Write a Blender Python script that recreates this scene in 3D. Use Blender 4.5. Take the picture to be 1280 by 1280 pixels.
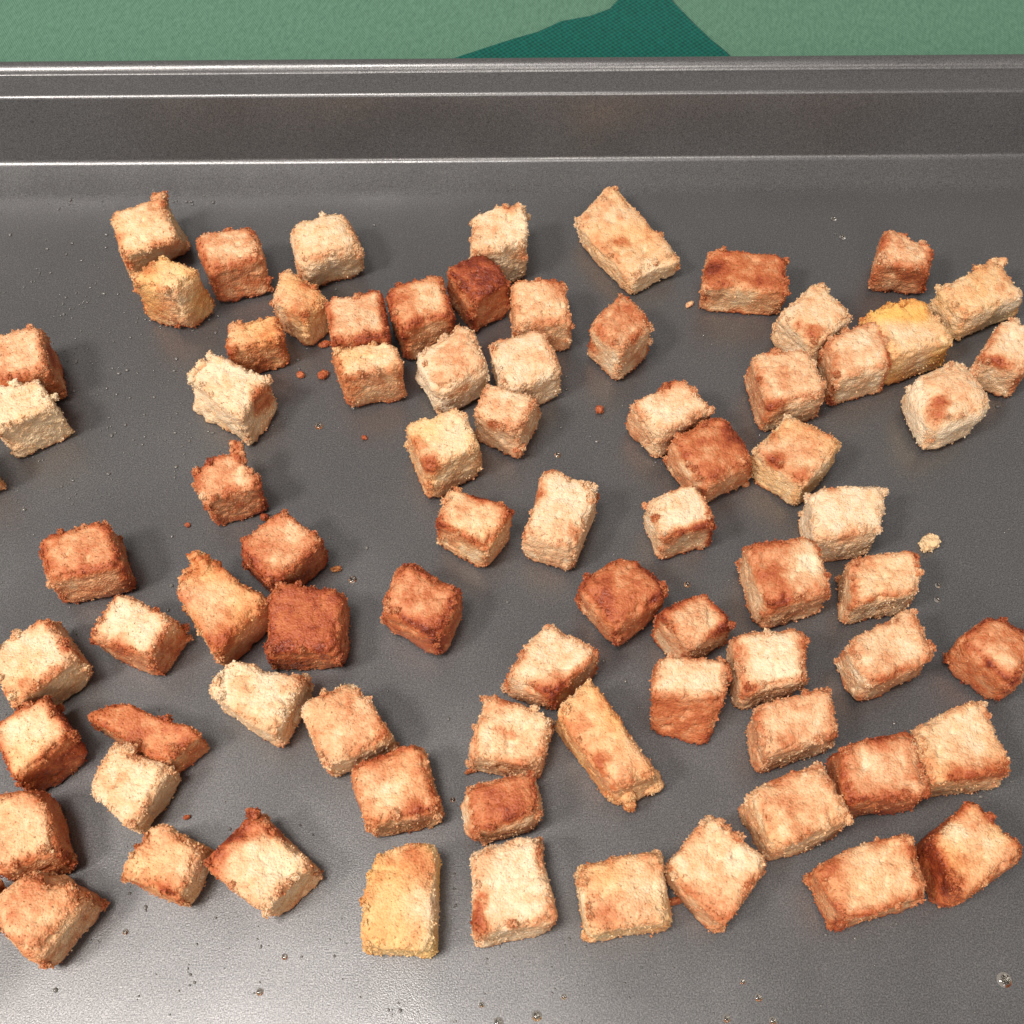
import bpy, math, random
import numpy as np
from mathutils import Vector, Matrix

# ------------------------------------------------------------------ reset
for o in list(bpy.data.objects):
    bpy.data.objects.remove(o, do_unlink=True)
scene = bpy.context.scene
col = scene.collection

# ------------------------------------------------------------------ camera
CAM_H, PITCH, ROLL, FPX = 0.251, 29.0, -0.42, 1437.0     # metres, degrees off straight down, degrees, pixels of 1280
cam_data = bpy.data.cameras.new('camera')
cam = bpy.data.objects.new('camera', cam_data)
col.objects.link(cam)
cam_data.sensor_width = 36.0
cam_data.lens = 36.0 * FPX / 1280.0
cam_data.clip_start, cam_data.clip_end = 0.01, 20.0
CAM_M = Matrix.Translation((0, 0, CAM_H)) @ Matrix.Rotation(math.radians(PITCH), 4, 'X') @ Matrix.Rotation(math.radians(ROLL), 4, 'Z')
cam.matrix_world = CAM_M
scene.camera = cam

# ------------------------------------------------------------------ light
world = bpy.data.worlds.new('World')
scene.world = world
world.use_nodes = True
bg = world.node_tree.nodes['Background']
bg.inputs['Color'].default_value = (1.0, 0.91, 0.85, 1)
bg.inputs['Strength'].default_value = 0.31


def area_lamp(name, loc, target, size, watts, colour):
    d = bpy.data.lights.new(name, 'AREA')
    d.shape = 'DISK'
    d.size = size
    d.energy = watts
    d.color = colour
    o = bpy.data.objects.new(name, d)
    col.objects.link(o)
    o.location = loc
    o.rotation_euler = (Vector(target) - Vector(loc)).to_track_quat('-Z', 'Y').to_euler()
    return o


area_lamp('kitchen_lamp', (-0.58, -0.18, 0.84), (0, 0.13, 0), 0.20, 9.2, (1.0, 0.90, 0.825))
area_lamp('ceiling_lamp', (-0.30, -0.14, 1.5), (0, 0.12, 0), 0.36, 12.5, (1.0, 0.915, 0.85))
area_lamp('front_fill', (0.10, -1.05, 0.95), (0, 0.12, 0), 0.5, 6.0, (1.0, 0.90, 0.82))  # added fill from behind the camera, brightens the near sides of the croutons

vs = scene.view_settings
vs.view_transform = 'Standard'
vs.look = 'None'
vs.gamma = 1.0
vs.use_curve_mapping = False
vs.exposure = 0.0
scene.render.resolution_x = scene.render.resolution_y = 1024

CAM_R = np.array(CAM_M.to_3x3())
CAM_P = np.array((0, 0, CAM_H))


def at(px, py, z=0.0):
    """the point of the horizontal plane z that stands at photograph pixel (px, py)"""
    d = CAM_R @ np.array(((px - 640) / FPX, (640 - py) / FPX, -1.0))
    return CAM_P + d * ((z - CAM_H) / d[2])


def to_px(P):
    q = (P - CAM_P) @ CAM_R
    return np.stack((640 + FPX * q[:, 0] / -q[:, 2], 640 - FPX * q[:, 1] / -q[:, 2]), 1), -q[:, 2]


def lin(r, g, b):
    f = lambda c: (c / 255) / 12.92 if c / 255 < 0.04045 else ((c / 255 + 0.055) / 1.055) ** 2.4
    return (f(r), f(g), f(b), 1.0)


# ------------------------------------------------------------------ materials
def new_mat(name):
    m = bpy.data.materials.new(name)
    m.use_nodes = True
    nt = m.node_tree
    return m, nt, nt.nodes['Principled BSDF']


def node(nt, kind, **kw):
    n = nt.nodes.new(kind)
    for k, v in kw.items():
        if k in n.inputs.keys():
            n.inputs[k].default_value = v
        else:
            setattr(n, k, v)
    return n


def math_node(nt, op, a, b=None, clamp=False):
    n = nt.nodes.new('ShaderNodeMath')
    n.operation = op
    n.use_clamp = clamp
    for i, v in enumerate((a, b)):
        if v is None:
            continue
        if hasattr(v, 'is_output'):
            nt.links.new(v, n.inputs[i])
        else:
            n.inputs[i].default_value = v
    return n.outputs[0]


def mix_col(nt, fac, a, b, blend='MIX'):
    n = nt.nodes.new('ShaderNodeMix')
    n.data_type = 'RGBA'
    n.blend_type = blend
    for s, v in ((n.inputs[0], fac), (n.inputs[6], a), (n.inputs[7], b)):
        if hasattr(v, 'is_output'):
            nt.links.new(v, s)
        else:
            s.default_value = v
    return n.outputs[2]


def ramp(nt, fac, stops):
    n = nt.nodes.new('ShaderNodeValToRGB')
    els = n.color_ramp.elements
    while len(els) < len(stops):
        els.new(0.5)
    for e, (p, c) in zip(els, stops):
        e.position = p
        e.color = c if len(c) == 4 else (*c, 1)
    nt.links.new(fac, n.inputs[0])
    return n.outputs[0]


def bread_material():
    m, nt, bs = new_mat('toasted_bread')
    L = nt.links.new
    tc = node(nt, 'ShaderNodeTexCoord')
    oi = node(nt, 'ShaderNodeObjectInfo')
    off = nt.nodes.new('ShaderNodeVectorMath'); off.operation = 'ADD'
    sc = math_node(nt, 'MULTIPLY', oi.outputs['Random'], 7.0)
    L(tc.outputs['Object'], off.inputs[0]); L(sc, off.inputs[1])
    vec = off.outputs[0]
    toast = node(nt, 'ShaderNodeAttribute', attribute_name='toast').outputs['Fac']
    butter = node(nt, 'ShaderNodeAttribute', attribute_name='butter').outputs['Fac']
    pit = node(nt, 'ShaderNodeAttribute', attribute_name='pit').outputs['Fac']

    def noise(scale, detail=2.0, rough=0.5):
        n = node(nt, 'ShaderNodeTexNoise', Scale=scale, Detail=detail, Roughness=rough)
        L(vec, n.inputs['Vector'])
        return n.outputs['Fac']
    n1 = noise(1300, 3, 0.65)
    n2 = noise(420, 2, 0.5)
    t = math_node(nt, 'ADD', toast, math_node(nt, 'MULTIPLY', math_node(nt, 'SUBTRACT', n1, 0.5), 0.40))
    t = math_node(nt, 'ADD', t, math_node(nt, 'MULTIPLY', math_node(nt, 'SUBTRACT', n2, 0.5), 0.35))
    t = math_node(nt, 'ADD', t, math_node(nt, 'MULTIPLY', pit, -0.10), clamp=True)
    c = ramp(nt, t, [(0.0, lin(231, 209, 178)), (0.22, lin(223, 185, 144)), (0.42, lin(207, 149, 107)),
                     (0.62, lin(186, 109, 68)), (0.82, lin(160, 79, 47)), (1.0, lin(114, 48, 31))])
    yel = mix_col(nt, 1.0, c, lin(252, 224, 150), 'MULTIPLY')
    c = mix_col(nt, butter, c, yel)
    # ground cinnamon specks
    sp = ramp(nt, noise(1900, 1, 0.4), [(0.0, (0, 0, 0)), (0.70, (0, 0, 0)), (0.76, (1, 1, 1)), (1.0, (1, 1, 1))])
    c = mix_col(nt, math_node(nt, 'MULTIPLY', sp, 0.4), c, lin(120, 58, 26))
    L(c, bs.inputs['Base Color'])
    rg = ramp(nt, t, [(0.0, (0.85,) * 3), (0.5, (0.6,) * 3), (1.0, (0.38,) * 3)])
    L(rg, bs.inputs['Roughness'])
    bs.inputs['Specular IOR Level'].default_value = 0.3
    bs.inputs['Subsurface Weight'].default_value = 0.15
    bs.inputs['Subsurface Radius'].default_value = (1.0, 0.5, 0.25)
    bs.inputs['Subsurface Scale'].default_value = 0.0015
    vor = node(nt, 'ShaderNodeTexVoronoi', Scale=2000)
    L(vec, vor.inputs['Vector'])
    hgt = math_node(nt, 'SUBTRACT', math_node(nt, 'MULTIPLY', n1, 0.35), math_node(nt, 'MULTIPLY', vor.outputs['Distance'], 0.8))
    pv = node(nt, 'ShaderNodeTexVoronoi', Scale=720)            # open crumb holes of mixed size
    L(vec, pv.inputs['Vector'])
    ps = node(nt, 'ShaderNodeSeparateColor')
    L(pv.outputs['Color'], ps.inputs[0])
    size = math_node(nt, 'MULTIPLY', math_node(nt, 'POWER', ps.outputs[0], 2.5), 0.5)
    hole = math_node(nt, 'MULTIPLY', math_node(nt, 'SUBTRACT', size, pv.outputs['Distance']), 4.0, clamp=True)
    hgt = math_node(nt, 'SUBTRACT', hgt, math_node(nt, 'MULTIPLY', hole, 0.9))
    b = node(nt, 'ShaderNodeBump', Strength=0.75, Distance=0.0003)
    L(hgt, b.inputs['Height'])
    L(b.outputs['Normal'], bs.inputs['Normal'])
    return m


def pan_material():
    m, nt, bs = new_mat('dark_nonstick_coating')
    L = nt.links.new
    tc = node(nt, 'ShaderNodeTexCoord')
    n1 = node(nt, 'ShaderNodeTexNoise', Scale=3200.0, Detail=2.0, Roughness=0.6)
    L(tc.outputs['Object'], n1.inputs['Vector'])
    v = node(nt, 'ShaderNodeTexVoronoi', Scale=4200.0)
    L(tc.outputs['Object'], v.inputs['Vector'])
    sep = node(nt, 'ShaderNodeSeparateColor')
    L(v.outputs['Color'], sep.inputs[0])
    fleck = ramp(nt, sep.outputs[0], [(0.0, (0, 0, 0)), (0.86, (0, 0, 0)), (0.97, (1, 1, 1)), (1.0, (1, 1, 1))])
    base = ramp(nt, n1.outputs['Fac'], [(0.32, lin(87, 88, 90)), (0.68, lin(136, 137, 138))])
    smear = node(nt, 'ShaderNodeTexNoise', Scale=28.0, Detail=4.0, Roughness=0.55)
    L(tc.outputs['Object'], smear.inputs['Vector'])
    base = mix_col(nt, math_node(nt, 'MULTIPLY', fleck, 0.5), base, lin(150, 150, 150))
    L(base, bs.inputs['Base Color'])
    bs.inputs['Metallic'].default_value = 0.68
    rough = math_node(nt, 'ADD', 0.325, math_node(nt, 'MULTIPLY', math_node(nt, 'SUBTRACT', smear.outputs['Fac'], 0.5), 0.34))
    L(rough, bs.inputs['Roughness'])
    bs.inputs['Specular IOR Level'].default_value = 0.65
    dent = node(nt, 'ShaderNodeTexNoise', Scale=55.0, Detail=1.0)
    L(tc.outputs['Object'], dent.inputs['Vector'])
    b0 = node(nt, 'ShaderNodeBump', Strength=0.12, Distance=0.0012)
    L(dent.outputs['Fac'], b0.inputs['Height'])
    b = node(nt, 'ShaderNodeBump', Strength=0.18, Distance=0.0002)
    L(b0.outputs['Normal'], b.inputs['Normal'])
    L(n1.outputs['Fac'], b.inputs['Height'])
    L(b.outputs['Normal'], bs.inputs['Normal'])
    return m


def cloth_material(name, dark, light, pitch, angle, depth, fuzz):
    m, nt, bs = new_mat(name)
    L = nt.links.new
    tc = node(nt, 'ShaderNodeTexCoord')
    mp = node(nt, 'ShaderNodeMapping')
    mp.inputs['Rotation'].default_value = (0, 0, math.radians(angle))
    L(tc.outputs['Object'], mp.inputs['Vector'])
    wob = node(nt, 'ShaderNodeTexNoise', Scale=260.0, Detail=2.0)
    L(mp.outputs[0], wob.inputs['Vector'])
    k = 2 * math.pi / pitch
    sep = node(nt, 'ShaderNodeSeparateXYZ')
    L(mp.outputs[0], sep.inputs[0])
    wb = math_node(nt, 'MULTIPLY', wob.outputs['Fac'], 2.2)
    sx = math_node(nt, 'SINE', math_node(nt, 'ADD', math_node(nt, 'MULTIPLY', sep.outputs[0], k), wb))
    sy = math_node(nt, 'SINE', math_node(nt, 'ADD', math_node(nt, 'MULTIPLY', sep.outputs[1], k), wb))
    w = math_node(nt, 'ADD', math_node(nt, 'MULTIPLY', math_node(nt, 'MULTIPLY', sx, sy), 0.5), 0.5)
    n = node(nt, 'ShaderNodeTexNoise', Scale=fuzz, Detail=4.0, Roughness=0.65)
    st = node(nt, 'ShaderNodeMapping'); st.inputs['Scale'].default_value = (1, 0.35, 1)
    L(mp.outputs[0], st.inputs['Vector']); L(st.outputs[0], n.inputs['Vector'])
    f = math_node(nt, 'ADD', math_node(nt, 'MULTIPLY', w, 0.45), math_node(nt, 'MULTIPLY', n.outputs['Fac'], 0.6))
    L(ramp(nt, f, [(0.2, dark), (0.85, light)]), bs.inputs['Base Color'])
    bs.inputs['Roughness'].default_value = 0.9
    bs.inputs['Specular IOR Level'].default_value = 0.15
    bs.inputs['Sheen Weight'].default_value = 0.15
    b = node(nt, 'ShaderNodeBump', Strength=0.6, Distance=depth)
    L(f, b.inputs['Height'])
    L(b.outputs['Normal'], bs.inputs['Normal'])
    return m


def oil_material():
    m, nt, bs = new_mat('melted_butter')
    bs.inputs['Base Color'].default_value = (1.0, 0.97, 0.90, 1)
    bs.inputs['Roughness'].default_value = 0.03
    bs.inputs['IOR'].default_value = 1.46
    bs.inputs['Transmission Weight'].default_value = 1.0
    return m


M_BREAD = bread_material()
M_PAN = pan_material()
M_CLOTH = cloth_material('pale_green_linen', lin(50, 90, 72), lin(108, 150, 127), 0.0009, 14, 0.0002, 1000)
M_NAPKIN = cloth_material('teal_canvas', lin(0, 56, 50), lin(6, 104, 92), 0.0019, 8, 0.0004, 900)
M_OIL = oil_material()


def mesh_object(name, verts, faces, mat, parent=None, smooth=True):
    me = bpy.data.meshes.new(name)
    me.from_pydata([tuple(map(float, v)) for v in verts], [], faces)
    me.materials.append(mat)
    if smooth:
        me.polygons.foreach_set('use_smooth', [True] * len(me.polygons))
    me.update()
    o = bpy.data.objects.new(name, me)
    col.objects.link(o)
    o.parent = parent
    return o


def tag(o, label, cat, group=None):
    o['label'] = label
    o['category'] = cat
    if group:
        o['group'] = group


# ------------------------------------------------------------------ cloth, napkin
cloth_z = -0.0010
nx, ny = 60, 60
vv, ff = [], []
for j in range(ny + 1):
    for i in range(nx + 1):
        x, y = -0.7 + 1.4 * i / nx, -0.5 + 1.4 * j / ny
        z = cloth_z
        if y > 0.30:
            z += 0.0012 * math.sin(9 * x + 4 * y) * min(1, (y - 0.30) * 6)
        vv.append((x, y, z))
for j in range(ny):
    for i in range(nx):
        a = j * (nx + 1) + i
        ff.append((a, a + 1, a + nx + 2, a + nx + 1))
cloth = mesh_object('tablecloth', vv, ff, M_CLOTH)
tag(cloth, 'pale green woven tablecloth under the dark baking pan', 'tablecloth')

nap_px = [(506, 92), (548, 77), (588, 64), (640, 47), (672, 38), (700, 25), (738, 18), (762, 9), (772, -2), (776, -22),
          (822, -24), (842, 0), (866, 25), (890, 48), (910, 64), (926, 82)]
top = [at(px, py, 0.0012) for px, py in nap_px]
top.append(np.array((top[-1][0] + 0.008, 0.262, 0.0012)))
top.append(np.array((top[0][0] - 0.012, 0.262, 0.0012)))
n = len(top)
base = np.mean(top, axis=0); base[2] = cloth_z + 0.0002
vv = [p - base for p in top] + [np.array((p[0], p[1], cloth_z + 0.0002)) - base for p in top]
ff = [tuple(range(n))[::-1]] + [(i, (i + 1) % n, n + (i + 1) % n, n + i) for i in range(n)]
napkin = mesh_object('cloth_napkin', vv, ff, M_NAPKIN, smooth=False)
napkin.location = base
bv = napkin.modifiers.new('soft edge', 'BEVEL'); bv.width = 0.0009; bv.segments = 3
tag(napkin, 'dark teal coarse woven napkin corner sticking out from under the pan rim', 'napkin')

# ------------------------------------------------------------------ baking pan
FAR_Y, NEAR_Y, HALF_X = 0.2475, -0.052, 0.208
pan = bpy.data.objects.new('baking_pan', None)
pan.empty_display_size = 0.05
col.objects.link(pan)
pan.location = (0, (FAR_Y + NEAR_Y) / 2, 0)
tag(pan, 'dark grey nonstick baking pan with stepped wall and rolled rim', 'baking pan')
HY = (FAR_Y - NEAR_Y) / 2


def ring(d, z, seg=10):
    """rounded rectangle of the pan, offset outward by d mm"""
    d /= 1000
    rad = 0.018 + d
    pts = []
    for cx, cy, a0 in ((1, 1, 0), (-1, 1, 90), (-1, -1, 180), (1, -1, 270)):
        for k in range(seg + 1):
            a = math.radians(a0 + 90 * k / seg)
            pts.append((cx * (HALF_X - 0.018) + rad * math.cos(a), cy * (HY - 0.018) + rad * math.sin(a), z / 1000))
    return pts


def sweep(name, prof, cap=False):
    vv, ff = [], []
    for d, z in prof:
        vv += ring(d, z)
    m = len(ring(0, 0))
    for r in range(len(prof) - 1):
        for i in range(m):
            j = (i + 1) % m
            ff.append((r * m + i, (r + 1) * m + i, (r + 1) * m + j, r * m + j))
    if cap:
        ff.append(tuple(range(m)))
    o = mesh_object(name, vv, ff, M_PAN, pan)
    s = o.modifiers.new('sheet', 'SOLIDIFY')
    s.thickness = 0.0008
    s.offset = -1
    s.use_rim = False
    return o


def arc(cx, cz, r, a0, a1, k):
    return [(cx + r * math.cos(math.radians(a0 + (a1 - a0) * i / k)), cz + r * math.sin(math.radians(a0 + (a1 - a0) * i / k))) for i in range(k + 1)]


sweep('pan_floor', [(-12, 0), (-7, 0), (-5.0, 0)], cap=True)
# floor bend (soft), sloping foot, tight bend, wall, convex shoulder, ledge
fl = [(-5.0, 0)] + arc(-3.0, 26.0, 26.0, -90, -78, 8)                     # ends on a slope of 12 degrees
x1, z1 = fl[-1]
sl = (math.cos(math.radians(12)), math.sin(math.radians(12)))
x2, z2 = x1 + 7.0 * sl[0], z1 + 7.0 * sl[1]
RB = 2.0
cx, cz = x2 - RB * sl[1], z2 + RB * sl[0]
b2 = arc(cx, cz, RB, -78, -15, 9)                           # to a wall of 75 degrees
x3, z3 = b2[-1]
wl = 18.4
x4, z4 = x3 + wl * math.cos(math.radians(75)), z3 + wl * math.sin(math.radians(75))
r = 1.3
cx2, cz2 = x4 + r * math.sin(math.radians(75)), z4 - r * math.cos(math.radians(75))
b3 = arc(cx2, cz2, r, 165, 92, 8)
x5, z5 = b3[-1]
wall = fl + [(x1 + (x2 - x1) * .5, z1 + (z2 - z1) * .5)] + b2 + [(x3 + (x4 - x3) * k / 4, z3 + (z4 - z3) * k / 4) for k in (1, 2, 3)] + b3
LEDGE = 24.2
wall += [(x5 + 1.5, z5 + .05), (LEDGE - 1.0, z5 + 0.15), (LEDGE, z5 + 0.1)]
sweep('pan_wall', wall)
zl = z5 + 0.1
rr = 2.6
rim = [(LEDGE, zl), (LEDGE + 0.25, zl - 0.15)] + arc(LEDGE + 0.45 + rr, zl - 0.7, rr, 165, -120, 22)
sweep('rolled_rim', rim)
print('PROFILE', [(round(a, 1), round(b, 1)) for a, b in wall], zl)

# ------------------------------------------------------------------ bread noise helpers


def hash3(ix, iy, iz, seed):
    h = (ix.astype(np.uint32) * np.uint32(374761393) + iy.astype(np.uint32) * np.uint32(668265263)
         + iz.astype(np.uint32) * np.uint32(2147483647) + np.uint32((seed * 974711 + 77) & 0xffffffff))
    h = (h ^ (h >> np.uint32(13))) * np.uint32(1274126177)
    h = (h ^ (h >> np.uint32(16))) * np.uint32(2246822519)
    h = h ^ (h >> np.uint32(15))
    return h.astype(np.float64) / 4294967295.0


def vnoise(P, wavelength, seed):
    """value noise, -1..1, P in metres, wavelength in mm"""
    q = P * (1000.0 / wavelength) + 400.0
    i = np.floor(q).astype(np.int64)
    f = q - i
    f = f * f * (3 - 2 * f)
    out = np.zeros(len(P))
    for dx in (0, 1):
        wx = f[:, 0] if dx else 1 - f[:, 0]
        for dy in (0, 1):
            wy = f[:, 1] if dy else 1 - f[:, 1]
            for dz in (0, 1):
                wz = f[:, 2] if dz else 1 - f[:, 2]
                out += wx * wy * wz * hash3(i[:, 0] + dx, i[:, 1] + dy, i[:, 2] + dz, seed)
    return out * 2 - 1


def granules(P, cell, seed):
    """rounded grains, 0 in the seams to 1 on top; P in metres, cell in mm"""
    q = P * (1000.0 / cell) + 400.0
    i = np.floor(q).astype(np.int64)
    best = np.full(len(P), 9.0)
    for dx in (-1, 0, 1):
        for dy in (-1, 0, 1):
            for dz in (-1, 0, 1):
                c = i + np.array((dx, dy, dz))
                d = np.zeros(len(P))
                for a in range(3):
                    d += (c[:, a] + hash3(c[:, 0], c[:, 1], c[:, 2], seed + 31 * a) - q[:, a]) ** 2
                best = np.minimum(best, d)
    return np.sqrt(np.clip(1 - best / 0.9, 0, 1))


def cube_topology(N):
    idx, pts, quads = {}, [], []

    def vid(a, b, c):
        k = (a, b, c)
        if k not in idx:
            idx[k] = len(pts)
            pts.append((2 * a / N - 1, 2 * b / N - 1, 2 * c / N - 1))
        return idx[k]
    for ax in range(3):
        for side in (0, N):
            for i in range(N):
                for j in range(N):
                    q = []
                    for di, dj in ((0, 0), (1, 0), (1, 1), (0, 1)):
                        c = [0, 0, 0]
                        c[ax] = side
                        c[(ax + 1) % 3] = i + di
                        c[(ax + 2) % 3] = j + dj
                        q.append(vid(*c))
                    quads.append(q if side else q[::-1])
    return np.array(pts), np.array(quads, dtype=np.int32)


def normals(P, Q):
    n = np.cross(P[Q[:, 2]] - P[Q[:, 0]], P[Q[:, 3]] - P[Q[:, 1]])
    out = np.zeros_like(P)
    for k in range(4):
        for a in range(3):
            out[:, a] += np.bincount(Q[:, k], weights=n[:, a], minlength=len(P))
    return out / (np.linalg.norm(out, axis=1, keepdims=True) + 1e-12)


def fast_mesh(name, P, Q, mat, attrs, T=None):
    me = bpy.data.meshes.new(name)
    me.vertices.add(len(P))
    me.vertices.foreach_set('co', P.astype(np.float32).ravel())
    T = np.zeros((0, 3), dtype=np.int32) if T is None else T
    me.loops.add(Q.size + T.size)
    me.loops.foreach_set('vertex_index', np.concatenate((Q.ravel(), T.ravel())))
    me.polygons.add(len(Q) + len(T))
    me.polygons.foreach_set('loop_start', np.concatenate((np.arange(0, Q.size, 4), Q.size + np.arange(0, T.size, 3))).astype(np.int32))
    me.polygons.foreach_set('use_smooth', np.concatenate((np.ones(len(Q), dtype=bool), np.zeros(len(T), dtype=bool))))
    me.materials.append(mat)
    for k, v in attrs.items():
        a = me.attributes.new(k, 'FLOAT', 'POINT')
        a.data.foreach_set('value', v.astype(np.float32))
    me.update(calc_edges=True)
    o = bpy.data.objects.new(name, me)
    col.objects.link(o)
    return o


CUBE, QUADS = cube_topology(38)
GRAINS = 2200
OCTA = np.array([(0, 1, 2), (1, 3, 2), (3, 4, 2), (4, 0, 2), (1, 0, 5), (3, 1, 5), (4, 3, 5), (0, 4, 5)])


def smooth01(x, a, b):
    t = np.clip((x - a) / (b - a), 0, 1)
    return t * t * (3 - 2 * t)


LCUBE, LQUADS = cube_topology(7)
LSPH = LCUBE / np.linalg.norm(LCUBE, axis=1, keepdims=True)


def add_lumps(seed, rng, P, edge, toast, but, pore, lumps):
    """ragged bits of crumb that cling to the edges; lumps: (px, py, z mm, radius mm) for the big ones of the photograph"""
    cs, rs = [], []
    ok = np.where((edge > 0.55) & (P[:, 2] > 0.0015))[0]
    for k in rng.choice(ok, 10):
        cs.append(P[k].copy()); rs.append(rng.uniform(0.0004, 0.0009))
    for px, py, z, r in lumps:
        cs.append(at(px, py, z / 1000)); rs.append(r / 1000)
    VP, VQ, VT, VB, n = [P], [], [toast], [but], len(P)
    for j, (c, r) in enumerate(zip(cs, rs)):
        d = LSPH * r * rng.uniform(0.75, 1.3, 3)
        q = d + c
        q = q + LSPH * (r * (0.45 * vnoise(q, r * 900, seed + 60 + j) + 0.25 * vnoise(q, r * 420, seed + 61 + j)))[:, None]
        q[:, 2] = np.maximum(q[:, 2], 0.0002)
        near = np.argmin(((P - c) ** 2).sum(1))
        VP.append(q); VQ.append(LQUADS + n); n += len(q)
        VT.append(np.clip(min(toast[near], 0.75) + 0.22 * vnoise(q, 1.6, seed + 90 + j), 0, 1)); VB.append(np.full(len(q), but[near]))
    P2 = np.concatenate(VP)
    return P2, np.concatenate(VT), np.concatenate(VB), np.concatenate((pore, np.zeros(len(P2) - len(P)))), np.concatenate(VQ)


def crouton(seed, quad, h, t, f, e, y=0.0, patches=(), bumps=(), feet=None, lumps=(), rough=1.0, rnd=0.27):
    """quad: photograph pixels of the top face, clockwise from the far left corner; h: height in mm;
    t, f, e, y: toasting of top, sides and edges, butter; patches and bumps: (px, py, radius mm, amount)"""
    rng = np.random.RandomState(seed)
    h = h / 1000.0
    topc = np.array([at(px, py, h) for px, py in quad])
    topc = topc.mean(0) + (topc - topc.mean(0)) * (1.07 if rnd > 0.4 else 0.995)          # make up for the worn corners
    botc = topc.copy()
    botc[:, 2] = 0
    c0 = botc.mean(0)
    botc = c0 + (botc - c0) * rng.uniform(0.98, 1.05)
    for k, (px, py) in (feet or {}).items():
        botc[k] = at(px, py, 0.0)
    topc[:, 2] += rng.uniform(-0.0006, 0.0006, 4)
    # clockwise seen from above: a far left, b far right, c near right, d near left
    p = CUBE
    r = rnd * rng.uniform(0.8, 1.25)
    core = np.clip(p, -(1 - r), 1 - r)
    dv = p - core
    ln = np.linalg.norm(dv, axis=1, keepdims=True)
    n0 = dv / np.maximum(ln, 1e-9)
    q = core + r * n0
    u, v, w = (q[:, 0:1] + 1) / 2, (q[:, 1:2] + 1) / 2, (q[:, 2:3] + 1) / 2
    T = (1 - u) * v * topc[0] + u * v * topc[1] + u * (1 - v) * topc[2] + (1 - u) * (1 - v) * topc[3]
    B = (1 - u) * v * botc[0] + u * v * botc[1] + u * (1 - v) * botc[2] + (1 - u) * (1 - v) * botc[3]
    P = w * T + (1 - w) * B
    off = rng.uniform(0, 1.0, 3)
    warp = np.stack([vnoise(P + off, 9.0, seed + 20 + k) for k in range(3)], 1) * np.array((0.0007, 0.0007, 0.0006))
    P = P + warp * smooth01(w, -0.3, 0.5)
    N = normals(P, QUADS)
    cen = P.mean(0)
    # how near an edge of the cube: second largest of the absolute coordinates
    srt = np.sort(np.abs(p), axis=1)
    edge = smooth01(srt[:, 1], 0.62, 1.0)
    corner = smooth01(srt[:, 0], 0.7, 1.0)
    Pl = P + rng.uniform(0, 1.0, 3)
    lo = vnoise(Pl, 7.0, seed)
    mi = vnoise(Pl, 2.9, seed + 1)
    fi = vnoise(Pl, 1.35, seed + 2)
    gr = vnoise(Pl, 0.75, seed + 3)
    pore = smooth01(vnoise(Pl, 1.7, seed + 4), 0.45, 0.8)
    g1, g2 = granules(Pl, 1.15, seed + 11), granules(Pl, 2.3, seed + 12)
    disp = 0.00032 * lo + (0.00012 * mi * (1 + 3.0 * edge) + 0.00012 * fi + 0.00010 * gr) * rough
    disp += (0.00034 * (g1 - 0.6) * (1 + 1.3 * edge) + 0.00022 * (g2 - 0.6) * (0.6 + 3.0 * edge)) * rough
    disp -= 0.00050 * pore * rough
    disp -= 0.0009 * edge * np.clip(vnoise(Pl, 4.0, seed + 5) - 0.15, 0, 1)     # torn away edges
    disp += 0.00025 * (1 - srt[:, 1] ** 2)                         # cushioned faces
    disp = disp * (1 - 0.65 * corner) - 0.0005 * corner           # blunt corners
    P2 = P + N * disp[:, None]

    def anchor(px, py):
        s, d = to_px(P2)
        err = np.hypot(s[:, 0] - px, s[:, 1] - py)
        facing = np.einsum('ij,ij->i', N, CAM_P - P2) > -0.02
        return np.argmin(err + np.where(facing, 0, 60) + (d - d.min()) * 300)
    for px, py, rad, amt in bumps:
        k = anchor(px, py)
        dirn = P2[k] - cen
        dirn[2] *= 0.3
        dirn /= np.linalg.norm(dirn)
        g = np.exp(-((P2 - P2[k]) ** 2).sum(1) / (2 * (rad / 1000) ** 2))
        P2 = P2 + dirn * (g * amt / 1000 * (1 + 0.9 * mi))[:, None]
    # toasting
    az = np.abs(p) ** 6
    wsum = az.sum(1)
    wt = np.where(p[:, 2] > 0, az[:, 2], 0) / wsum
    wb = np.where(p[:, 2] < 0, az[:, 2], 0) / wsum
    side_lv = f + rng.uniform(-0.14, 0.14, 4)
    ws = [np.where(p[:, 0] > 0, az[:, 0], 0), np.where(p[:, 0] < 0, az[:, 0], 0),
          np.where(p[:, 1] > 0, az[:, 1], 0), np.where(p[:, 1] < 0, az[:, 1], 0)]
    side_lv[3] = f
    toast = wt * t + wb * 0.7 + sum(a * l for a, l in zip(ws, side_lv)) / wsum
    en = 0.62 + 0.75 * vnoise(Pl, 6.0, seed + 6) + 0.3 * mi
    toast = toast + edge * np.clip(en, 0, 1.2) * (e - 0.12) * 0.7
    toast = toast + 0.11 * vnoise(Pl, 4.2, seed + 7) + 0.12 * vnoise(Pl, 1.9, seed + 8)
    toast = toast + 0.06 * fi + 0.06 * lo + 0.16 * (g1 - 0.6)
    foot = smooth01(-p[:, 2], 0.75, 1.0)
    toast = toast + 0.16 * foot * (0.6 + 0.6 * mi)
    for px, py, rad, amt in patches:
        k = anchor(px, py)
        d = np.sqrt(((P2 - P2[k]) ** 2).sum(1)) * 1000
        g = 1 - smooth01(d + 1.3 * mi + 0.9 * fi + 0.8 * lo, rad * 0.1, rad * 1.45)
        toast = toast + g * amt * 0.9
    toast = np.clip(toast * 0.93 - 0.05, 0.0, 0.97)
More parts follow.
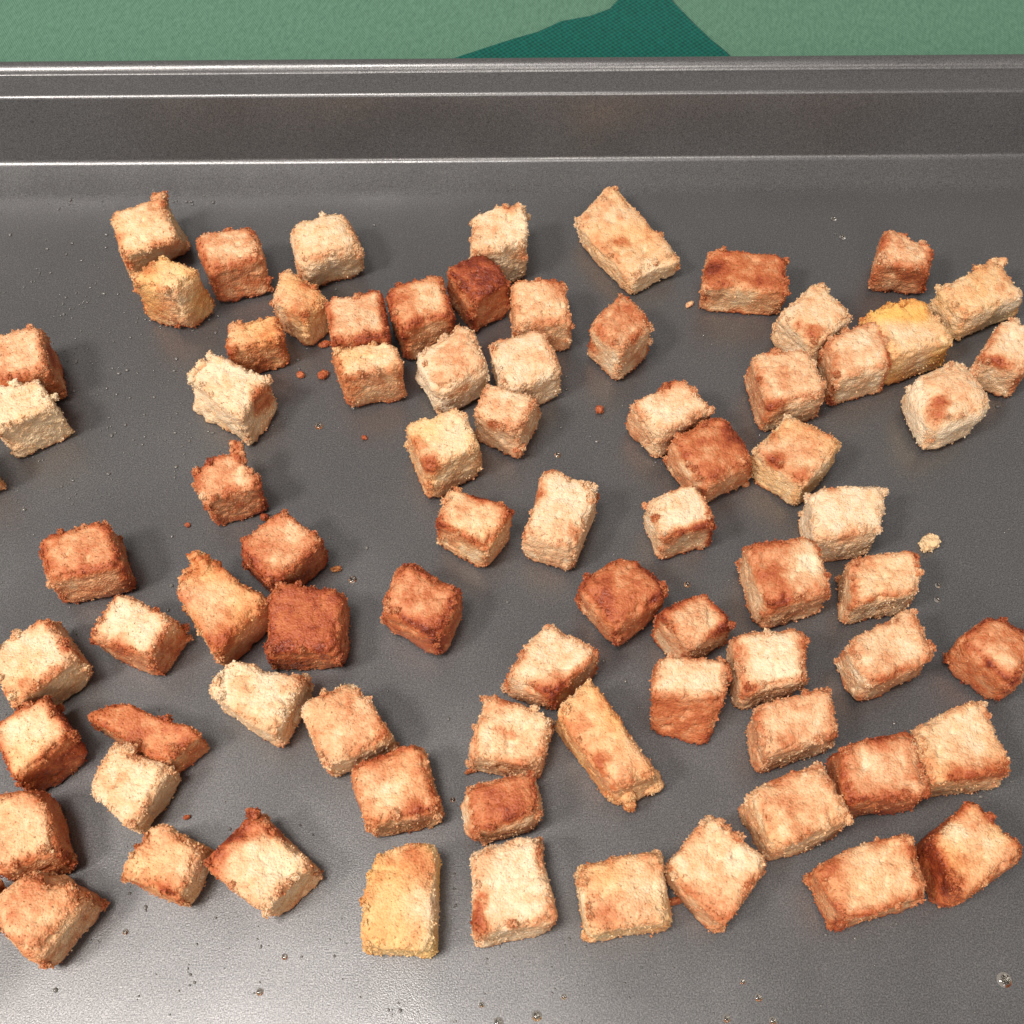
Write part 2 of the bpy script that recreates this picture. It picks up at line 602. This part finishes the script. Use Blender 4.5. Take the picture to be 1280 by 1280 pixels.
    but = np.clip(y * (0.75 + 0.9 * vnoise(Pl, 6.5, seed + 9)), 0, 1) * (1 - 0.5 * toast)
    P2[:, 2] = np.maximum(P2[:, 2], 0.0001 + 0.0002 * (gr + 1))
    P2, toast, but, pore, LQ = add_lumps(seed, rng, P2, edge, toast, but, pore, lumps)
    # coarse crumb grains baked into the crust
    ALLQ = np.concatenate((QUADS, LQ))
    N2 = normals(P2, ALLQ)
    edge = np.concatenate((edge, np.full(len(P2) - len(edge), 1.3)))
    wgt = (0.45 + 0.9 * edge) * (P2[:, 2] > 0.0006) * (1 - 0.8 * pore)
    area_n = GRAINS
    pick = rng.choice(len(P2), area_n, p=wgt / wgt.sum())
    rad = rng.uniform(0.00012, 0.00031, area_n) * (1 + 0.45 * np.minimum(edge[pick], 1))
    A = rng.normal(size=(area_n, 3, 3))
    A /= np.linalg.norm(A, axis=2, keepdims=True)                # three random axes each
    octa = np.concatenate((A, -A), 1) * rad[:, None, None] * rng.uniform(0.6, 1.3, (area_n, 6, 1))
    cen_g = P2[pick] + rng.normal(0, 0.00012, (area_n, 3)) + N2[pick] * (rad * rng.uniform(-0.45, 0.38, area_n))[:, None]
    GV = (cen_g[:, None, :] + octa).reshape(-1, 3)
    GV[:, 2] = np.maximum(GV[:, 2], 0.0001)
    GT = (OCTA[None] + (len(P2) + 6 * np.arange(area_n))[:, None, None]).reshape(-1, 3).astype(np.int32)
    gt = np.clip(np.repeat(toast[pick] + rng.normal(0.0, 0.07, area_n), 6), 0, 1)
    toast = np.concatenate((toast, gt))
    but = np.concatenate((but, np.repeat(but[pick], 6)))
    pore = np.concatenate((pore, np.zeros(6 * area_n)))
    P2 = np.concatenate((P2, GV))
    base = P2.mean(0)
    base[2] = 0
    P2 = P2 - base
    o = fast_mesh('crouton', P2, ALLQ, M_BREAD, {'toast': toast, 'butter': but, 'pit': pore}, GT)
    o.location = base
    return o


# ------------------------------------------------------------------ the croutons
# (top face pixels), height mm, toast top, sides, edges, butter, options, label
G = 'toasted bread croutons scattered over the pan'
CR = [
 ([(138,266),(203,240),(220,300),(150,314)], 14, .16,.36,.45,.2, dict(feet={2:(240,310)}, lumps=[(203,246,13.5,1.4),(196,248,13.5,1.2)], patches=[(145,300,3,.35),(195,255,3,.3)]),
  'pale torn-topped crouton with a white side, of the pair closest to the pan wall'),
 ([(160,346),(200,320),(252,336),(214,364)], 18, .12,.24,.35,.55, dict(bumps=[(226,416,2.5,-1.2)], patches=[(200,395,3,.2),(187,336,3,.3)]),
  'buttery yellow crouton with a hole in its top, leaning on a torn pale one'),
 ([(243,290),(313,278),(327,322),(260,336)], 15, .38,.58,.45,0, dict(), 'evenly tan upright crouton standing alone beside the buttery yellow one with a hole'),
 ([(360,276),(423,258),(449,303),(374,326)], 14, .14,.22,.35,.1, dict(rnd=.46, bumps=[(415,352,3,-1.5)], patches=[(372,335,3,.3)]),
  'chunky cream crouton with a notched foot near the pan wall'),
 ([(336,372),(356,333),(410,368),(378,396)], 11, .40,.30,.35,.4, dict(patches=[(382,354,2.5,.3)]),
  'small golden wedge crouton tucked under the chunky cream one with a notched foot'),
 ([(280,400),(345,393),(353,420),(285,437)], 13, .36,.55,.45,.5, dict(bumps=[(312,398,2.5,-1.3)]),
  'small golden crouton with a nicked top edge between two pale torn ones'),
 ([(236,470),(266,440),(341,470),(300,526)], 12, .08,.22,.3,.1, dict(patches=[(328,500,4.5,.6)], bumps=[(262,520,4.5,2.4)], lumps=[(240,473,11.5,1.2),(247,469,11.5,1.6),(254,460,11.5,1.8),(265,447,12,1.3)]),
  'pale irregular crouton with a pointed horn and one browned side'),
 ([(408,370),(478,358),(488,420),(411,428)], 15, .30,.65,.75,0, dict(patches=[(445,438,4,.2)]),
  'crouton with a pale square top framed in brown, rear one of a stacked-looking pair'),
 ([(416,435),(490,424),(504,459),(426,471)], 15, .18,.50,.4,.3, dict(),
  'crouton with a cream top and golden brown front, before the brown-framed square one'),
 ([(482,360),(552,338),(566,388),(502,412)], 15, .48,.52,.7,.1, dict(patches=[(540,372,4.5,-.3),(495,372,3.5,.25)]),
  'brown crouton with a pale patch, beside the darkest reddish brown one'),
 ([(556,335),(600,313),(636,350),(590,374)], 15, .92,.62,.8,0, dict(patches=[(610,345,4,.25),(592,326,4,.2)]),
  'darkest reddish brown crouton with an almost burnt top'),
 ([(590,270),(655,252),(658,302),(590,316)], 16, .18,.22,.35,.1, dict(patches=[(648,318,2.5,.25),(635,255,3,.35)]),
  'tall pale cream crouton directly behind the darkest reddish brown one'),
 ([(637,350),(703,347),(716,402),(642,405)], 13, .28,.38,.5,.1, dict(patches=[(690,350,3.5,.35)]),
  'square tan crouton with a browned rear edge, beside the darkest reddish brown one'),
 ([(524,434),(584,404),(612,455),(545,484)], 14, .28,.06,.45,0, dict(rnd=.46, patches=[(577,488,3.2,.6)], bumps=[(518,470,2.5,1)]),
  'crumbly crouton with a red brown bar on its white front'),
 ([(614,426),(678,408),(699,462),(634,484)], 13, .18,.22,.38,0, dict(rnd=.46, ),
  'rounded cream crouton touching the one with a red brown bar'),
 ([(590,512),(606,479),(674,492),(650,542)], 14, .30,.38,.4,0, dict(patches=[(612,530,1.8,.4)]),
  'blunt tan crouton leaning against a cream one with orange marks on its side'),
 ([(502,525),(580,508),(601,556),(530,584)], 15, .08,.25,.3,.35, dict(patches=[(533,578,4,.5),(522,556,3,.4)], feet={3:(537,630)}),
  'tall pale crouton with orange brown streaks down one yellow side'),
 ([(545,652),(562,605),(640,638),(604,686)], 10, .30,.42,.75,.2, dict(patches=[(632,640,3,.3),(600,620,2.5,.35),(550,655,2.5,.3),(585,690,3,-.4)]),
  'crouton with orange crust rim and golden top, just ahead of the tall streaked one'),
 ([(652,664),(685,583),(749,606),(716,684)], 11, .12,.3,.55,0, dict(patches=[(714,668,2.2,.5),(672,620,3,.3)]),
  'pale oblong crouton standing alone with browned long edge and one orange spot'),
 ([(736,404),(779,365),(818,404),(776,442)], 14, .52,.38,.75,0, dict(patches=[(738,430,3,.4),(785,385,3.5,.25),(772,455,3.5,-.2)]),
  'brown-topped cube crouton standing alone with corner toward the small brown crumb'),
 ([(720,275),(766,226),(851,320),(790,350)], 8, .26,.12,.35,.25, dict(patches=[(778,303,1.8,.4)], bumps=[(850,318,3,1.0)]),
  'large flat pale slab crouton lying alone near the pan wall'),
 ([(886,310),(982,318),(984,360),(880,356)], 9, .66,.42,.6,.15, dict(patches=[(897,335,4,.25),(950,352,2,.3),(930,374,4,-.3)]),
  'low wide red brown crouton with straight sides near the pan wall'),
 ([(973,388),(1022,350),(1067,392),(1018,428)], 11, .26,.22,.45,.1, dict(rnd=.46, patches=[(996,404,1.8,.5),(1016,415,2,.5)], lumps=[(1020,362,11.5,1.4),(1030,364,11.5,1.2)]),
  'ragged golden crouton with two brown spots, touching the low wide red brown one'),
 ([(1108,284),(1168,308),(1160,338),(1096,328)], 12, .40,.52,.6,0, dict(feet={3:(1084,364),2:(1153,370)}, patches=[(1140,345,4,.2)]),
  'narrow leaning tan crouton behind the big yellow crumbly one'),
 ([(1170,360),(1250,325),(1290,362),(1206,396)], 9, .22,.08,.4,.4, dict(lumps=[(1250,327,11,1.5),(1240,333,11,1.5)], bumps=[(1272,345,2.5,-1)], patches=[(1250,357,2,.35)]),
  'flat yellowish tile crouton with white front beside the big yellow crumbly one'),
 ([(1080,386),(1150,370),(1200,420),(1117,448)], 12, .14,.28,.2,.85, dict(bumps=[(1080,385,3,.8)]),
  'big yellow crumbly crouton wedged among the others'),
 ([(1034,426),(1098,400),(1118,456),(1048,472)], 12, .24,.28,.7,0, dict(patches=[(1046,445,2.2,.4),(1112,445,2.5,.4)]),
  'square crouton with pinkish pale top and brown side edges, touching the big yellow one'),
 ([(1142,470),(1208,446),(1246,506),(1172,532)], 12, .30,.12,.3,0, dict(rnd=.46, patches=[(1166,518,3.6,.45),(1180,498,2.2,.4)], bumps=[(1240,540,3,-1.2)]),
  'roundish crumbly crouton with a rust streak across its face'),
 ([(1225,446),(1258,398),(1310,418),(1282,466)], 13, .22,.30,.5,0, dict(patches=[(1275,478,3.5,.5),(1246,452,2.5,.4)]),
  'crouton with rust brown patches on its pale front, beside the roundish crumbly one'),
 ([(938,442),(1010,436),(1033,490),(960,508)], 13, .32,.32,.5,0, dict(patches=[(966,510,3,.4),(978,478,3,.2)]),
  'tan crouton with mottled orange face behind the smooth golden diamond one'),
 ([(786,500),(852,472),(891,508),(826,542)], 12, .16,.40,.5,0, dict(patches=[(830,478,4,.25)]),
  'pale-topped rounded crouton half hidden by a bumpy orange brown one'),
 ([(838,548),(904,516),(941,572),(880,602)], 10, .68,.55,.6,0, dict(rnd=.46, patches=[(915,540,3,.25),(855,585,3,-.25)]),
  'bumpy orange brown crouton leaning on a pale-topped rounded one'),
 ([(943,560),(985,513),(1052,550),(1006,606)], 10, .42,.10,.55,.35, dict(patches=[(966,578,2.6,.45),(1000,595,2.5,.3)]),
  'smooth golden diamond crouton with a clean white cut side'),
 ([(812,622),(870,604),(896,654),(826,670)], 10, .06,.30,1.0,0, dict(patches=[(840,672,3.2,.4),(880,660,3,.4),(818,648,2,.4)]),
  'crouton with cream top ringed by a dark red brown edge'),
 ([(1014,612),(1110,603),(1102,664),(1021,672)], 13, .10,.22,.25,0, dict(patches=[(1062,668,3.5,.35),(1040,608,2,.4)], bumps=[(1108,604,3,-.4)]),
  'pale square crouton with brown lower strip, closest to the loose white crumb'),
 ([(934,678),(1016,668),(1045,738),(958,760)], 11, .40,.45,.55,0, dict(patches=[(967,715,4,.4),(975,745,4,.4),(1018,700,4,-.3),(965,684,4,.3)]),
  'large crouton with a wide rust brown band down one half'),
 ([(1062,696),(1149,687),(1152,738),(1066,756)], 10, .24,.2,.6,.1, dict(patches=[(1147,695,2.5,.5),(1070,700,3.5,.3)]),
  'golden crouton with a dark burnt corner pointing at the white crumb'),
 ([(1060,806),(1140,756),(1172,818),(1088,856)], 11, .28,.42,.55,0, dict(patches=[(1075,825,4,-.25),(1160,815,3,.25)]),
  'boxy crouton with grey white flank, just ahead of the one with a burnt corner'),
 ([(1198,792),(1240,768),(1305,800),(1265,858)], 13, .60,.68,.8,0, dict(rnd=.46, feet={0:(1171,836)}, patches=[(1256,822,4,-.35)]),
  'deep red brown crouton with one pale patch, behind the large plum-crusted one'),
 ([(722,725),(785,686),(835,736),(774,788)], 11, .70,.72,.6,0, dict(rnd=.46, patches=[(752,735,3,.25),(760,775,4,.15)]),
  'large chunky orange brown crouton with rounded corners'),
 ([(820,766),(876,739),(917,774),(862,812)], 11, .42,.40,.85,0, dict(patches=[(905,790,3,.3),(838,758,3,.3),(830,805,3,-.3)]),
  'knobbly crouton with brown edges touching the large chunky orange brown one'),
 ([(916,790),(1003,783),(1008,846),(930,866)], 10, .12,.38,.7,0, dict(patches=[(927,810,3,.35),(1004,800,2,.3),(937,868,2.5,.3)]),
  'crouton with porous white top and browned sides ahead of the rust-banded one'),
 ([(826,825),(911,830),(903,872),(819,866)], 13, .14,.66,.5,0, dict(feet={2:(884,936),3:(814,916)}),
  'crouton with cream top and wide brown front, under the knobbly brown-edged one'),
 ([(632,840),(682,777),(753,815),(690,868)], 9, .16,.42,.65,0, dict(patches=[(692,862,4,.5),(648,820,3,.25),(650,850,3,-.3)]),
  'cream-topped diamond crouton with orange lower face, touching the long finger crouton'),
 ([(695,888),(738,848),(822,966),(768,986)], 10, .28,.36,.35,.5, dict(bumps=[(785,1004,3,1.5)], lumps=[(782,992,5,2.3),(786,1003,4,1.8),(815,978,4,1.9),(765,982,5,1.8)], patches=[(730,908,2.6,.4),(752,950,2.4,.4)]),
  'long yellow finger-shaped crouton with a forked end'),
 ([(606,866),(690,894),(676,956),(586,944)], 9, .22,.42,.45,.1, dict(patches=[(628,913,1.5,.35),(630,872,3,.3)]),
  'pale square crouton touching the tip of the long finger-shaped one'),
 ([(582,982),(664,962),(676,1012),(592,1036)], 15, .74,.38,.5,0, dict(rnd=.46, patches=[(578,1022,2,-.3),(635,1015,4,.15)], bumps=[(576,1022,3.5,1.0)]),
  'low red brown crouton squeezed between two pale square ones'),
 ([(474,756),(508,700),(577,735),(548,796)], 11, .62,.72,.65,0, dict(rnd=.46, bumps=[(508,702,3,1),(545,722,3,-1)], patches=[(530,785,3.5,.2)]),
  'orange brown pointed crouton standing alone in the open middle of the pan'),
 ([(50,672),(132,647),(151,708),(58,728)], 11, .50,.46,.7,.1, dict(patches=[(85,705,3,.15),(130,662,3,.25)]),
  'neat brown-edged cube crouton standing behind a cream-topped diamond one'),
 ([(110,790),(146,738),(219,772),(186,822)], 12, .06,.62,.4,0, dict(patches=[(150,810,4,.25),(215,790,3,-.3)]),
  'porous cream-topped diamond crouton with a brown front face'),
 ([(237,588),(296,560),(325,606),(254,626)], 12, .58,.60,.6,0, dict(lumps=[(293,556,13,1.2),(296,563,12.5,1.6),(298,572,12,1.9)], patches=[(305,590,3,-.3)]),
  'reddish brown cube crouton with a spike reaching toward the pale horned one'),
 ([(294,683),(355,634),(406,672),(342,726)], 11, .52,.78,.6,0, dict(patches=[(375,665,4,-.2)]),
  'orange crouton with dark red sides, behind the darkest square of its cluster'),
 ([(219,736),(258,694),(334,748),(268,814)], 11, .34,.50,.4,.5, dict(lumps=[(246,698,12,1.6),(252,704,12.5,2.0),(258,712,12,2.2),(244,712,11,1.8),(270,712,12,1.8),(234,722,11,1.8)], patches=[(275,800,4,.35)]),
  'yellowish crouton with a large ragged spur at its rear corner'),
 ([(345,726),(428,735),(422,812),(328,812)], 10, .84,.66,.5,0, dict(patches=[(370,830,3,.15)]),
  'dark rust red square crouton, darkest of its cluster of three'),
 ([(257,862),(290,823),(383,842),(344,916)], 10, .15,.20,.4,.1, dict(patches=[(312,862,2,.25),(298,887,2,.25),(378,842,3,.3)], bumps=[(340,838,3,-1.2)]),
  'cream five-sided crouton with a ragged rear edge, before the dark rust red square one'),
 ([(372,880),(440,852),(491,918),(408,956)], 10, .34,.14,.5,.2, dict(patches=[(475,905,3,.25),(440,885,4,.15)]),
  'golden crouton overlapped at its corner by an orange-banded one'),
 ([(440,952),(527,926),(550,1014),(458,1032)], 9, .36,.42,.55,.2, dict(patches=[(470,950,4,.3),(525,1010,3,.35),(490,985,4,-.2)]),
  'orange-banded crouton whose corner overlaps a golden one'),
 ([(465,1060),(543,1052),(541,1186),(453,1182)], 14, .24,.04,.25,.65, dict(patches=[(490,1072,6,.34),(530,1080,5,.25)]),
  'tall rectangular bright yellow crouton with an orange end'),
 ([(588,1062),(672,1045),(695,1150),(592,1172)], 13, .10,.24,.5,0, dict(patches=[(582,1150,4,.7),(605,1110,1.4,.35),(600,1132,1.4,.35),(665,1122,1.6,.3),(600,1075,3,.3)]),
  'large smooth cream crouton with a dark brown flank beside the bright yellow rectangle'),
 ([(722,1080),(825,1062),(840,1150),(736,1166)], 10, .26,.22,.4,.35, dict(patches=[(755,1140,4,.35),(820,1080,3,.3),(728,1120,3,-.2)]),
  'flat tan square crouton with a brown corner patch between cream and diamond ones'),
 ([(836,1082),(890,1015),(962,1076),(906,1158)], 9, .26,.45,.4,.1, dict(patches=[(930,1075,4,-.25),(940,1105,4,.25),(905,1130,4,.2)]),
  'flat tan diamond crouton touching nothing but the flat tan square one'),
 ([(253,1082),(315,1013),(392,1080),(332,1134)], 10, .18,.24,.45,.1, dict(patches=[(300,1040,5,.6),(275,1065,4,.45),(350,1035,3.5,.45)], lumps=[(316,1017,12.6,1.0)], bumps=[(262,1108,2.5,-1.2)]),
  'pale crouton with a dark red brown pointed rear corner'),
 ([(148,1090),(192,1023),(256,1054),(220,1120)], 13, .34,.30,.45,.3, dict(patches=[(165,1112,3,.4),(205,1110,2,.25)]),
  'golden crouton between a cream pointed one and the one with a dark pointed corner'),
 ([(108,985),(138,930),(215,958),(166,1036)], 10, .17,.22,.35,.1, dict(bumps=[(158,936,3.2,1.8)], lumps=[(160,936,12,1.2)], patches=[(155,972,2,.25),(152,1000,1.2,.35),(183,990,1.2,.35)]),
  'cream pointed crouton resting against the flat brown crust piece'),
 ([(104,892),(152,877),(252,918),(205,954)], 10, .66,.6,.5,.3, dict(rough=.6),
  'long flat brown piece of crust lying behind a cream pointed crouton'),
 ([(-25,815),(60,766),(97,820),(16,880)], 11, .14,.18,.6,.2, dict(patches=[(92,812,3.5,.5),(60,775,3.5,.35),(30,853,2.4,.5)]),
  'broad cream crouton with burnt corner tip and one brown scab, touching a cream-topped diamond'),
 ([(-15,905),(56,868),(88,912),(14,978)], 11, .18,.82,.5,.3, dict(feet={2:(112,958)}, patches=[(40,880,3,.25)]),
  'crouton with pale top and glossy dark brown cut side'),
 ([(-25,1000),(50,985),(74,1062),(-4,1092)], 11, .28,.55,.5,.2, dict(feet={2:(96,1090)}, patches=[(40,995,3,.2)]),
  'golden crouton with brown side, between the glossy brown-sided one and a notched one'),
 ([(-22,1130),(38,1084),(104,1112),(34,1200)], 15, .46,.36,.45,.15, dict(rnd=.46, bumps=[(62,1090,3,-1.5),(85,1098,2.2,1)], patches=[(45,1100,4,.25)]),
  'tan brown crouton with a notched top and rounded shaded side'),
 ([(-20,420),(50,407),(62,460),(-10,478)], 15, .36,.58,.45,0, dict(patches=[(64,442,3.6,.4)]),
  'tan crouton with red brown side, right behind a shaggy cream one'),
 ([(-36,488),(45,475),(70,508),(-4,540)], 14, .08,.14,.25,.15, dict(lumps=[(66,498,12,1.5),(20,480,13,1.4)], rough=1.3),
  'shaggy cream crouton in front of a tan one with red brown side'),
 ([(-80,558),(-36,548),(-17,578),(-60,598)], 10, .4,.4,.4,.3, dict(), 'golden crouton barely showing beside the shaggy cream one'),
 ([(-70,1112),(-18,1102),(3,1132),(-50,1160)], 9, .4,.4,.4,.5, dict(), 'yellow crouton barely showing beside the tan brown notched one'),
 ([(942,885),(1037,862),(1053,916),(958,946)], 10, .38,.36,.4,0, dict(patches=[(985,930,2.5,.2)]),
  'evenly tan square crouton with a stepped side, heading a staircase of four'),
 ([(935,990),(1025,950),(1066,1024),(972,1060)], 10, .34,.22,.5,.2, dict(patches=[(955,1030,4,-.25),(985,1000,4,.2)]),
  'golden tan crouton with a whitish flank tucked against the brown-fronted cushion-shaped one'),
 ([(1052,927),(1145,912),(1164,994),(1060,1002)], 11, .44,.70,.6,0, dict(patches=[(1100,955,4,-.2),(1110,1000,5,.15)]),
  'cushion-shaped crouton with golden top and dark brown front'),
 ([(1140,910),(1228,869),(1272,964),(1166,980)], 10, .22,.36,.4,.3, dict(patches=[(1215,970,4,.5),(1250,962,4,.5),(1190,965,2,.3)]),
  'large pale golden crouton with a plum brown crust along its near edge'),
 ([(1020,1080),(1140,1038),(1163,1118),(1058,1150)], 10, .32,.5,.75,.2, dict(patches=[(1035,1085,4,.25),(1140,1060,3,.2)]),
  'wide crouton with golden centre and brown border all around'),
 ([(1160,1052),(1215,1005),(1285,1064),(1198,1124)], 10, .32,.66,.45,.6, dict(bumps=[(1215,1006,2.5,1)], patches=[(1180,1090,5,.4),(1245,1040,3,-.25),(1190,1040,2.5,-.25)]),
  'amber crouton with dark caramelised front beside the brown-bordered wide one'),
]
for i, (quad, h, t, f, e, y, opt, label) in enumerate(CR):
    o = crouton(100 + 17 * i, quad, h if h > 12 or 'slab' in label or 'flat brown' in label else min(13.5, h + 3), t, f, e, y, **opt)
    tag(o, label, 'crouton', G)

# ------------------------------------------------------------------ loose crumbs
SCUBE, SQUADS = cube_topology(16)


def crumb(seed, px, py, w_px, l_px, ang, h, t, y, label, lumpy=1.0):
    rng = np.random.RandomState(seed)
    c = at(px, py, h / 2000)
    c[2] = 0
    s = np.linalg.norm(at(px + 1, py, 0) - at(px, py, 0))
    d = SCUBE / np.linalg.norm(SCUBE, axis=1, keepdims=True)
    P = d * np.array((w_px * s / 2, l_px * s / 2, h / 2000)) * 0.85
    a = math.radians(ang)
    P = P @ np.array(((math.cos(a), math.sin(a), 0), (-math.sin(a), math.cos(a), 0), (0, 0, 1)))
    size = (w_px + l_px) * s / 4
    Pl = P + rng.uniform(0, 1, 3)
    n1, n2 = vnoise(Pl, size * 900, seed), vnoise(Pl, size * 420, seed + 1)
    gg = granules(Pl, size * 620, seed + 2)
    P = P * (1 + lumpy * (0.42 * n1 + 0.2 * n2 + 0.5 * (gg - 0.6)))[:, None]
    P[:, 2] += h / 2000
    P[:, 2] = np.maximum(P[:, 2], 0.0001)
    k = 90
    pick = rng.randint(0, len(P), k)
    A = rng.normal(size=(k, 3, 3)); A /= np.linalg.norm(A, axis=2, keepdims=True)
    octa = np.concatenate((A, -A), 1) * (size * rng.uniform(0.09, 0.22, k))[:, None, None]
    GV = (P[pick][:, None, :] + octa).reshape(-1, 3)
    GV[:, 2] = np.maximum(GV[:, 2], 0.0001)
    GT = (OCTA[None] + (len(P) + 6 * np.arange(k))[:, None, None]).reshape(-1, 3).astype(np.int32)
    tv = np.clip(t + 0.15 * n2, 0, 1)
    tv = np.concatenate((tv, np.repeat(np.clip(tv[pick] + rng.normal(0, 0.08, k), 0, 1), 6)))
    P = np.concatenate((P, GV))
    o = fast_mesh('crumb', P, SQUADS, M_BREAD, {'toast': tv, 'butter': np.full(len(P), y), 'pit': np.zeros(len(P))}, GT)
    o.location = c
    tag(o, label, 'crumb', 'loose crumbs on the pan floor')
    return o


CB = [
 (1162, 678, 30, 19, 42, 3.0, .02, .3, 'largest loose crumb, white and lumpy, lying on bare pan', 1.3),
 (862, 380, 12, 7, 30, 1.2, .25, 0, 'small pale elongated crumb near the low wide red brown crouton', .8),
 (750, 512, 14, 11, -25, 1.8, .72, 0, 'red brown chip of crust alone in the bare middle of the pan', .9),
 (404, 468, 15, 11, 30, 1.8, .72, 0, 'larger of two brown crumbs beside the cream-topped golden-fronted crouton', 1.0),
 (376, 468, 11, 9, 0, 1.4, .65, 0, 'smaller of two brown crumbs beside the cream-topped golden-fronted crouton', .8),
 (405, 430, 16, 8, 15, 1.6, .75, 0, 'dark brown crumb tucked at the foot of the brown-framed square crouton', .9),
 (455, 547, 8, 6, 0, 1.0, .8, 0, 'tiny dark brown speck of crumb on bare pan between pale croutons', .8),
 (234, 656, 8, 6, 0, 1.0, .75, 0, 'tiny brown crumb beside the reddish brown spiked crouton', .8),
 (420, 711, 15, 6, 10, 1.6, .45, .4, 'thin golden flake at the foot of the orange crouton with dark red sides', .9),
 (1052, 763, 10, 24, 5, 2.0, .42, .5, 'narrow tan bread shred between the rust-banded and burnt-corner croutons', .8),
 (1032, 692, 13, 7, -30, 1.5, .4, .2, 'small tan crumb at the foot of the pale square crouton with brown strip', .9),
 (233, 1022, 9, 6, 20, 1.0, .75, 0, 'tiny red brown crumb between the cream pointed crouton and the dark pointed one', .8),
 (591, 962, 18, 8, 20, 2.2, .6, .1, 'brown crumb poking from under the pale square crouton near the finger one', .9),
 (931, 604, 13, 9, 0, 2.2, .5, .1, 'tan crumb fallen from the bumpy orange brown crouton', .9),
 (330, 647, 10, 9, 0, 1.6, .85, 0, 'dark brown crumb between the spiked crouton and the orange one', .9),
 (845, 1126, 22, 9, 12, 2.6, .65, 0, 'brown crust scrap sticking out under the flat tan diamond crouton', .9),
]
for i, a in enumerate(CB):
    crumb(900 + 5 * i, *a)

# ------------------------------------------------------------------ melted butter drops
rnd = random.Random(5)


def dome(rad, squash, seg=12, rings=5):
    vv, ff = [(0, 0, rad * squash)], []
    for r in range(1, rings + 1):
        a = r / rings * math.pi / 2
        for s in range(seg):
            b = 2 * math.pi * s / seg
            vv.append((rad * math.sin(a) * math.cos(b), rad * math.sin(a) * math.sin(b), rad * squash * math.cos(a)))
    for s in range(seg):
        ff.append((0, 1 + s, 1 + (s + 1) % seg))
    for r in range(rings - 1):
        for s in range(seg):
            a, b = 1 + r * seg + s, 1 + r * seg + (s + 1) % seg
            ff.append((a, a + seg, b + seg, b))
    ff.append(tuple(1 + (rings - 1) * seg + s for s in range(seg))[::-1])
    return vv, ff


def drop(px, py, r_px, label, squash=0.5):
    c = at(px, py)
    s = np.linalg.norm(at(px + 1, py) - c)
    v, f = dome(r_px * s, squash, 20, 8)
    o = mesh_object('butter_drop', v, f, M_OIL)
    o.location = (c[0], c[1], 0.00012)
    tag(o, label, 'drop', 'drops of melted butter on the pan floor')


drop(1255, 1225, 9.5, 'largest clear round butter drop, alone on bare pan')
BEADS = [
 (671, 1270, 6.5, 'second largest clear butter bead, on bare pan ahead of the large smooth cream crouton'),
 (623, 1278, 6, 'clear butter bead next to the second largest one'),
 (948, 1247, 5, 'clear butter bead on bare pan ahead of the flat tan diamond crouton'),
 (908, 1273, 5, 'dark-looking butter bead, farthest from the flat tan diamond crouton of its group'),
 (966, 1276, 5, 'butter bead between the flat tan diamond and the largest drop'),
 (928, 1227, 3.6, 'tiny butter bead closest to the tip of the flat tan diamond crouton'),
 (705, 1246, 3.6, 'tiny butter bead close to the flat tan square crouton with a corner patch'),
 (602, 1256, 3.4, 'tiny butter bead between the yellow rectangle and the large smooth cream crouton'),
 (441, 725, 5, 'lone butter bead beside the dark rust red square crouton'),
 (399, 533, 5, 'lone butter bead between the pale horned crouton and the tall streaked one'),
 (1053, 297, 4, 'butter bead behind the ragged golden crouton with two brown spots'),
 (1042, 274, 3.6, 'butter bead on bare pan closest to the far wall'),
 (859, 731, 4, 'butter bead behind the knobbly brown-edged crouton'),
 (356, 1196, 4, 'butter bead ahead of the crouton with a dark pointed corner'),
 (325, 1240, 4.5, 'larger butter bead on the shiniest part of the pan floor'),
 (157, 1165, 3.6, 'tiny butter bead beside the tan brown notched crouton'),
 (1172, 732, 3.6, 'butter bead between the loose white crumb and the boxy grey-flanked crouton'),
 (1171, 750, 3.6, 'butter bead closest to the boxy grey-flanked crouton'),
 (697, 569, 4, 'butter bead just behind the pale oblong crouton standing alone'),
 (566, 1000, 3.2, 'tiny butter bead almost touching the orange-banded crouton')]
for px, py, r, label in BEADS:
    drop(px, py, r, label)

# spatter too fine to count
vv, ff = [], []
proto_v, proto_f = dome(1.0, 0.7, 8, 3)
proto_v = np.array(proto_v)
spots = []
for k in range(760):
    if k < 420:                                             # thick spatter over the left rear of the pan
        px, py = rnd.gauss(110, 150), rnd.gauss(420, 150)
    elif k < 470:
        px, py = rnd.gauss(450, 330), rnd.gauss(1180, 80)
    else:
        px, py = rnd.uniform(-20, 1300), rnd.uniform(235, 1285)
    if not (-30 < px < 1310 and 236 < py < 1290):
        continue
    spots.append((px, py))
    if rnd.random() < 0.35:                                  # beads come in twos and threes
        for _ in range(rnd.randint(1, 2)):
            spots.append((px + rnd.gauss(0, 9), py + rnd.gauss(0, 9)))
for px, py in spots:
    c = at(px, py)
    rad = min(0.00052, 0.00014 + rnd.expovariate(1 / 0.00011))
    k = len(vv)
    st = rnd.uniform(0.8, 1.3)
    vv += [(c[0] + v[0] * rad * st, c[1] + v[1] * rad / st, 0.0001 + v[2] * rad) for v in proto_v]
    ff += [tuple(i + k for i in f) for f in proto_f]
M_FILM, _nt, _bs = new_mat('butter_film_on_pan')
_bs.inputs['Base Color'].default_value = (0.15, 0.148, 0.14, 1)
_bs.inputs['Roughness'].default_value = 0.1
_bs.inputs['Specular IOR Level'].default_value = 0.6
sp = mesh_object('butter_spatter', vv, ff, M_FILM)
sp['kind'] = 'stuff'
sp['label'] = 'fine spatter of melted butter over the dark pan floor'
sp['category'] = 'spatter'
